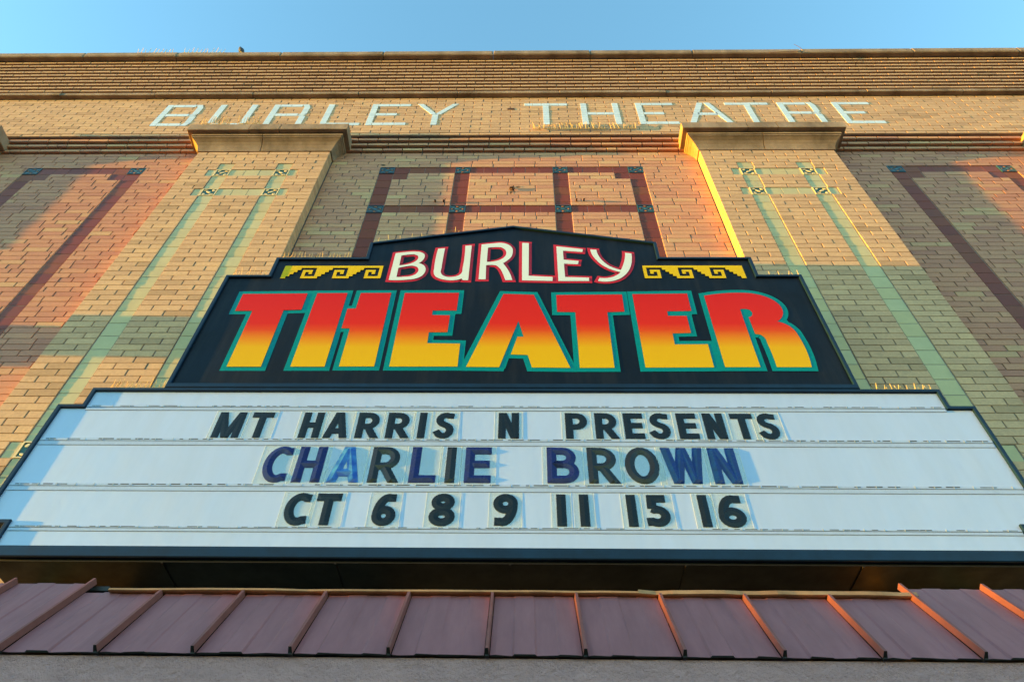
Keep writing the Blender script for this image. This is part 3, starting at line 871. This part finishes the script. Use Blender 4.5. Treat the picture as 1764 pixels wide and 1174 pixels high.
def glyph(b, ch, w, h, sw, y, h0, h1):
    s = sw/2; st = lambda p, **k: stroke(b, p, sw, y, h0, h1, **k)
    V = lambda x: st([(x, 0), (x, h)])
    if ch in 'I1': st([(w/2, 0), (w/2, h)])
    elif ch == 'H': V(s); V(w-s); st([(s, h*.5), (w-s, h*.5)], ends=False)
    elif ch == 'N': V(s); V(w-s); st([(s*1.15, h), (w-s*1.15, 0)], hcut=True)
    elif ch == 'M': V(s); V(w-s); st([(s*1.1, h), (w/2, 0)], hcut=True); st([(w-s*1.1, h), (w/2, 0)], hcut=True)
    elif ch == 'W':
        q = w/4; k = sw*.5
        st([(k, h), (w*.30, 0)], hcut=True); st([(w*.5, h), (w*.30, 0)], hcut=True); st([(w*.5, h), (w*.72, 0)], hcut=True); st([(w-k, h), (w*.72, 0)], hcut=True)
    elif ch == 'A': st([(s*1.05, 0), (w*.5-.003, h)], hcut=True); st([(w-s*1.05, 0), (w*.5+.003, h)], hcut=True); st([(w*.27, h*.27), (w*.73, h*.27)], ends=False)
    elif ch == 'T': st([(0, h-s), (w, h-s)]); st([(w/2, 0), (w/2, h-s)])
    elif ch == 'L': st([(s, h), (s, s), (w, s)])
    elif ch == 'E': st([(w, h-s), (s, h-s), (s, s), (w, s)]); st([(s, h*.51), (w*.94, h*.51)])
    elif ch in 'PRB':
        zt, zm = h-s, h*(.45 if ch != 'B' else .52); r = (zt-zm)/2
        bw = w*(.98 if ch == 'P' else .92)
        V(s)
        st([(s, zt), (bw-r-s, zt)] + arc(bw-r-s, zm+r, r, r, 90, -90, 10)[1:] + [(s, zm)], ends=False)
        if ch == 'R': st([(w*.44, zm+.004), (w-s*1.15, 0)], hcut=True)
        if ch == 'B':
            r2 = (zm-s)/2; st([(s, zm), (w-r2-s, zm)] + arc(w-r2-s, s+r2, r2, r2, 90, -90, 10)[1:] + [(s, s)], ends=False)
    elif ch == 'O': st(arc(w/2, h/2, w/2-s, h/2-s+.003, 0, 360, 22)[:-1], closed=True)
    elif ch == 'C': st([(w-.003, h-s*1.35)] + arc(w*.60, h/2, w*.60-s, h/2-s+.003, 62, 298, 16) + [(w-.003, s*1.35)])
    elif ch == 'S':
        rt, rb = (h-2*s)*.235, (h-2*s)*.265; cx = w/2
        top = arc(cx+.004, h-s-rt+.002, w/2-s-.002, rt, 35, 240, 9); bot = arc(cx-.004, s+rb-.002, w/2-s, rb, 60, -150, 9)
        st([(w-.008, h-s*1.25)] + top[1:] + bot + [(.004, s*1.35)])
    elif ch in '69':
        rz = h*.30; ring = arc(w/2, rz, w/2-s, rz-s+.003, 0, 360, 18)[:-1]
        tail = [(s+.0005, rz)] + arc(w*.62, rz, w*.62-s, h-rz-s, 180, 78, 8)[1:] + [(w*.93, h-s*1.1)]
        if ch == '9':
            ring = [(w-p[0], h-p[1]) for p in ring]; tail = [(w-p[0], h-p[1]) for p in tail]
        st(ring, closed=True); st(tail)
    elif ch == '8':
        st(arc(w/2, h*.735, w*.45-s, h*.265-s+.003, 0, 360, 18)[:-1], closed=True); st(arc(w/2, h*.28, w/2-s, h*.28-s+.003, 0, 360, 18)[:-1], closed=True)
    elif ch == '5':
        st([(w*.88, h-s), (w*.12+s, h-s), (w*.10+s, h*.55)]); st([(w*.10+s, h*.56)] + arc(w*.46, h*.33, w*.54-s, h*.33-s, 105, -125, 12) + [(.004, s*1.2)])

ROWS = {1: (4.364, .196, .0425, 4.3575, 4.5735, .0008, .0018), 2: (4.055, .245, .0510, 4.0435, 4.3075, .0010, .0084), 3: (3.790, .194, .0480, 3.7800, 3.9955, .0008, .0036)}
WORDS = ['MT'] + [] 
ORD = ['first', 'second', 'third']
def card(row, ch, x0, x1, col, label, phase):
    z, h, sw, c0, c1, h0, h1 = ROWS[row]
    cx = (x0+x1)/2; m = .021 if row != 2 else .024
    w = x1-x0; cw = w/2+m
    if ch in 'I1': cw = w/2+.026
    o = thing('letter_card', label, 'letter', (cx, YS-.0018, c0), 'changeable letters on the white letterboard')
    b = MB(); H = c1-c0; t = .0009
    b.box(-cw, cw, 0, t, 0, H, 0)
    for sx in (-cw-.0012, cw): b.box(sx, sx+.0012, 0, t, .003, H-.003, 1)
    b.build('card', [M['card'], M['rim']], o)
    b = MB(); glyph(b, ch, w, h, sw, -.0006, h0, h1)
    b.v = [(p[0]-w/2, p[1], p[2]+z-c0) for p in b.v]
    b.build('character', M[col], o)
    o.rotation_euler = (phase.uniform(-.004, .001), phase.uniform(-.004, .004), phase.uniform(-.006, .006))
    return o
q_ = random.Random(5)
COLS2 = ['navyletter','navyletter','faded','facet','navyletter','facet','navyletter','navyletter','facet','facet','royal','royal']
LAB = {1: ['black letter M starting the top row of the letterboard', 'black letter T beside the M in MT on the top row', 'black letter H starting the word HARRIS', 'black letter A between H and R in HARRIS',
  'black letter R right after the A in HARRIS', 'black letter R just before the I in HARRIS', 'black letter I near the end of HARRIS on the top row', 'black letter S ending the word HARRIS',
  'black letter N standing alone between HARRIS and PRESENTS', 'black letter P starting the word PRESENTS', 'black letter R between P and E in PRESENTS', 'black letter E between R and S in PRESENTS',
  'black letter S between the two Es of PRESENTS', 'black letter E between S and N in PRESENTS', 'black letter N between E and T near the end of PRESENTS', 'black letter T between N and S in PRESENTS', 'black letter S ending the word PRESENTS'],
 2: ['navy faceted letter C starting CHARLIE in the middle row', 'navy faceted letter H between C and A in CHARLIE', 'bright faded blue letter A in CHARLIE, the lightest letter on the board', 'black faceted letter R between A and L in CHARLIE',
  'navy faceted letter L in CHARLIE in the middle row', 'black faceted letter I between L and E in CHARLIE', 'navy letter E ending CHARLIE with a pale shine on its middle bar', 'navy faceted letter B starting BROWN in the middle row',
  'black faceted letter R between B and O in BROWN', 'black round letter O in BROWN in the middle row', 'blue faceted letter W in BROWN in the middle row', 'blue faceted letter N ending BROWN in the middle row'],
 3: ['black letter C starting the bottom row before the T', 'black letter T beside the C on the bottom row', 'black figure six after CT on the bottom row', 'black figure eight, the only one on the board, on the bottom row', 'black figure nine left of the board centre on the bottom row',
  'left digit of the number eleven on the bottom row', 'right digit of the number eleven on the bottom row', 'black figure one starting the number fifteen on the bottom row', 'black figure five of the number fifteen on the bottom row', 'black figure one starting the number sixteen on the bottom row', 'black figure six ending the number sixteen on the bottom row']}
cnt = {1: 0, 2: 0, 3: 0}
for row, ch, a, c in CARDS:
    i = cnt[row]; cnt[row] += 1
    card(row, ch, a, c, COLS2[i] if row == 2 else 'black', LAB[row][i], q_)

# ------------------------------------------------------------------ the metal canopy below
canopy = thing('canopy_roof', 'sloping maroon standing seam metal canopy with dark drip edge over a grey stucco fascia', 'canopy', (0, 0, 2.84))
EY, EZ, TY, TZ = -(D-2.35), 2.84, -(D-2.668), 3.285            # eave and top of the slope
PITCH, X0 = .3288, -.122
sl = Vector((0, TY-EY, TZ-EZ)); SLN = sl.length; sd = sl.normalized(); sn = Vector((0, -sd.z, sd.y))
def on(x, t, h=0):
    v = Vector((x, EY, EZ)) + sd*t*SLN + sn*h; return (v.x, v.y, v.z-2.84)
q = random.Random(11)
for k in range(-11, 11):
    xa, xb = X0+k*PITCH, X0+(k+1)*PITCH
    b = MB(); us = [0, .06, .24, .265, .49, .51, .735, .76, .94, 1]; hs = [0, 0, 0, .0030, .0030, 0, 0, .0028, 0, 0]
    sag = [0] + [q.uniform(-.004, .003) for _ in range(8)] + [0]
    xs = [xa+.010+(xb-xa-.020)*u for u in us]
    rows = []
    te = .845 if -6 < k < 5 else 1.0
    for t in (0, .15, .5, te):
        rows.append([on(x, t, h - (.004+s_*.8)*(1-t)**3) for x, h, s_ in zip(xs, hs, sag)])
    lip = [(p[0], p[1]+.004, p[2]-.0035+s_*.6) for p, s_ in zip(rows[0], sag)]
    R = [lip]+rows; n = len(xs)
    b.add([v for r in R for v in r], [(i*n+j, i*n+j+1, (i+1)*n+j+1, (i+1)*n+j) for i in range(1, len(R)-1) for j in range(n-1)], 0)
    b.add([v for r in R[:2] for v in r], [(j, j+1, n+j+1, n+j) for j in range(n-1)], 1)
    b.build('roof_panel', [M['maroon'], M['dark']], canopy)
    # the standing seam between two pans
    b = MB(); w = .0075; hh = .025
    for t0, t1 in ((-.012, .80 if -5 < k < 5 else 1.0),):
        vs = [on(xa-w, t0), on(xa+w, t0), on(xa+w*.7, t0, hh), on(xa-w*.7, t0, hh), on(xa-w, t1), on(xa+w, t1), on(xa+w*.7, t1, hh), on(xa-w*.7, t1, hh)]
        b.add(vs, [(4,5,1,0)[::-1],(1,5,6,2),(2,6,7,3),(3,7,4,0),(4,7,6,5)], 0); b.add(vs[:4], [(0,1,2,3)], 1)
    b.box(xa-.006, xa+.006, EY-.006, EY+.010, EZ-2.84-.009, EZ-2.84+.012, 1)
    b.build('standing_seam', [M['seam'], M['dark']], canopy)
def flashing(x0, x1, th, dz):
    b = MB(); n = 16; q = random.Random(int(x0*50)); A = []
    for i in range(n+1):
        x = x0+(x1-x0)*i/n; w = q.uniform(-.0018, .0018); dy = q.uniform(-.003, .003); z = 3.213-2.84+dz+w
        A.append([(x, -(D-2.588)+dy, z), (x, -(D-2.588)+dy+th*.35, z+th), (x, -.55, z+.022), (x, -.55, z+.012), (x, -(D-2.588)+dy+.006, z-.002)])
    vs = [v for r in A for v in r]
    b.add(vs, [(i*5+j, (i+1)*5+j, (i+1)*5+(j+1)%5, i*5+(j+1)%5) for i in range(n) for j in range(5)])
    b.add([], [])
    b.build('flashing_strip', M['flash'], canopy)
flashing(-1.651, .462, .010, 0); flashing(.452, 1.542, .020, -.004)
b = MB(); b.box(-1.70, 1.52, -.60, -.12, 3.222-2.84, 3.232-2.84); b.build('deck', M['under'], canopy)
for xa, xb in ((-3.74, -1.70), (1.525, 3.49)):
    b = MB(); b.box(xa, xb, TY, -.12, TZ-2.84-.030, TZ-2.84-.010); b.build('deck', M['under'], canopy)
b = MB(); b.block(-3.75, 3.5, EY+.016, EY+.12, 2.20-2.84, EZ-2.84-.004, .004); b.build('fascia', M['stucco'], canopy)
b = MB(); b.box(-3.75, 3.5, EY+.1205, -.004, 2.20-2.84, 2.24-2.84); b.build('soffit', M['stucco'], canopy)

# ------------------------------------------------------------------ bird spikes, bird, twig
def spikes(name, label, p, q, n, hgt, gaps=(), seed=1, tilt=0.0, y=None, both=True):
    r = random.Random(seed); p, q = Vector(p), Vector(q)
    o = thing('bird_spike_strip', label, 'bird spikes', p, 'bird spike strips')
    d = q-p; b = MB(); a = (q-p).normalized()
    b.tube([(0, 0, .003), tuple(d + Vector((0, 0, .003)))], .003, 4); b.build('base', M['spike'], o)
    b = MB(); k_ = 1 if hgt > .09 else .72
    for i in range(n):
        t = (i + r.uniform(-.25, .25))/max(n-1, 1); t = clamp(t, 0, 1)
        if any(g0 < t < g1 for g0, g1 in gaps): continue
        s_ = d*t; h = hgt*r.uniform(.7, 1.05)
        lean = Vector((r.uniform(-.18, .18), (-.30 if i % 2 else .25)*(1 if both else .2) + r.uniform(-.08, .08), 1)).normalized()*h
        b.tube([tuple(s_+Vector((0, 0, .004))), tuple(s_+lean*.6), tuple(s_+lean)], [k_*.0036, k_*.0032, k_*.0022], 4)
    b.build('spikes', M['spike'], o, 'stuff')
yc = YP-.138; zc = course(4)+.355
spikes('', 'dense straw coloured bird spikes on the left pilaster cap', (-3.43, yc, zc), (-2.80, yc, zc), 60, .15, ((.50,.60),), 2)
spikes('', 'few bird spikes near the right end of the left pilaster cap', (-2.26, yc, zc), (-2.16, yc, zc), 4, .06, (), 3)
spikes('', 'bird spikes on the cap cut off by the left edge of the photo', (-6.10, yc, zc), (-5.64, yc, zc), 34, .15, (), 4)
spikes('', 'row of bird spikes across the wall below the letters THE', (.095, YP-.02, 9.105), (1.207, YP-.02, 9.105), 50, .16, ((.70,.74),(.84,.87)), 5, both=False)
yt = YF+.010
spikes('', 'bird spikes on the upper left shoulder of the black sign', (-1.79, yt, 6.151), (-1.28, yt, 6.151), 40, .060, ((.60,.66),(.86,.9)), 6)
spikes('', 'short row of bird spikes on the lower left shoulder of the black sign', (-2.09, yt, 5.926), (-1.85, yt, 5.926), 12, .075, (), 7)
spikes('', 'bird spikes along the left slope of the peaked sign top', (-1.145, yt, 6.345), (-.50, yt, 6.488), 17, .075, ((.36,.44),(.64,.78)), 8)
spikes('', 'bird spikes on the left end of the white letterboard top', (-2.46, yt, 4.754), (-2.14, yt, 4.754), 24, .07, (), 9)
spikes('', 'bird spikes on the right end of the white letterboard top', (2.04, yt, 4.754), (2.38, yt, 4.754), 16, .045, (), 10)
spikes('', 'bird spikes on the parapet coping against the sky', (-4.92, -.340, 10.978), (-3.80, -.340, 10.978), 46, .10, ((.46,.52),), 11)
spikes('', 'sparse bird spikes on the lower right shoulder of the black sign', (1.72, yt, 5.926), (1.95, yt, 5.926), 8, .045, (), 12)

bird = MB()                                                    # one closed skin from tail to beak, sitting upright, seen from below
spine = [((.070,.02,-.015), .004), ((.045,.015,.020), .012), ((.018,.005,.060), .030), ((0,0,.095), .037), ((-.016,0,.130), .031), ((-.026,0,.155), .021), ((-.032,0,.172), .022), ((-.040,0,.188), .020), ((-.050,0,.198), .009), ((-.066,0,.198), .0015)]
bird.tube([p for p, _ in spine], [r for _, r in spine], 10)
for s_ in (-.012, .012): bird.tube([(.004, s_, .075), (.000, s_, .03), (-.002, s_, .0)], [.006, .003, .003], 5)
bo = bird.build('pigeon', None or plain('bird_feathers', (.05,.055,.07), 0.6, 0.3, 0.4, 60), None, smooth=True)
bo.location = (-3.60, -.335, 10.976)
bo['label'] = 'small dark bird sitting on the parapet edge against the sky'; bo['category'] = 'bird'
tw = MB(); tw.tube([(0,0,0),(.045,-.01,.06),(.075,-.02,.14),(.070,-.02,.22),(.045,-.02,.29),(.030,-.02,.33)], [.004,.0035,.003,.003,.0025,.002], 5)
to = tw.build('wire', M['iron']); to.location = (3.44, -.28, 10.974)
to['label'] = 'thin bent wire sticking up from the parapet above the final letters'; to['category'] = 'wire'
tw = MB(); tw.tube([(.40,-.346,0),(.30,-.352,-.012),(.18,-.36,-.060),(.05,-.365,-.080),(-.08,-.36,-.092)], .004, 5)
to = tw.build('cable', M['flash']); to.location = (3.10, 0, 10.90)
to['label'] = 'thin tan cable hanging loosely over the coping edge'; to['category'] = 'cable'
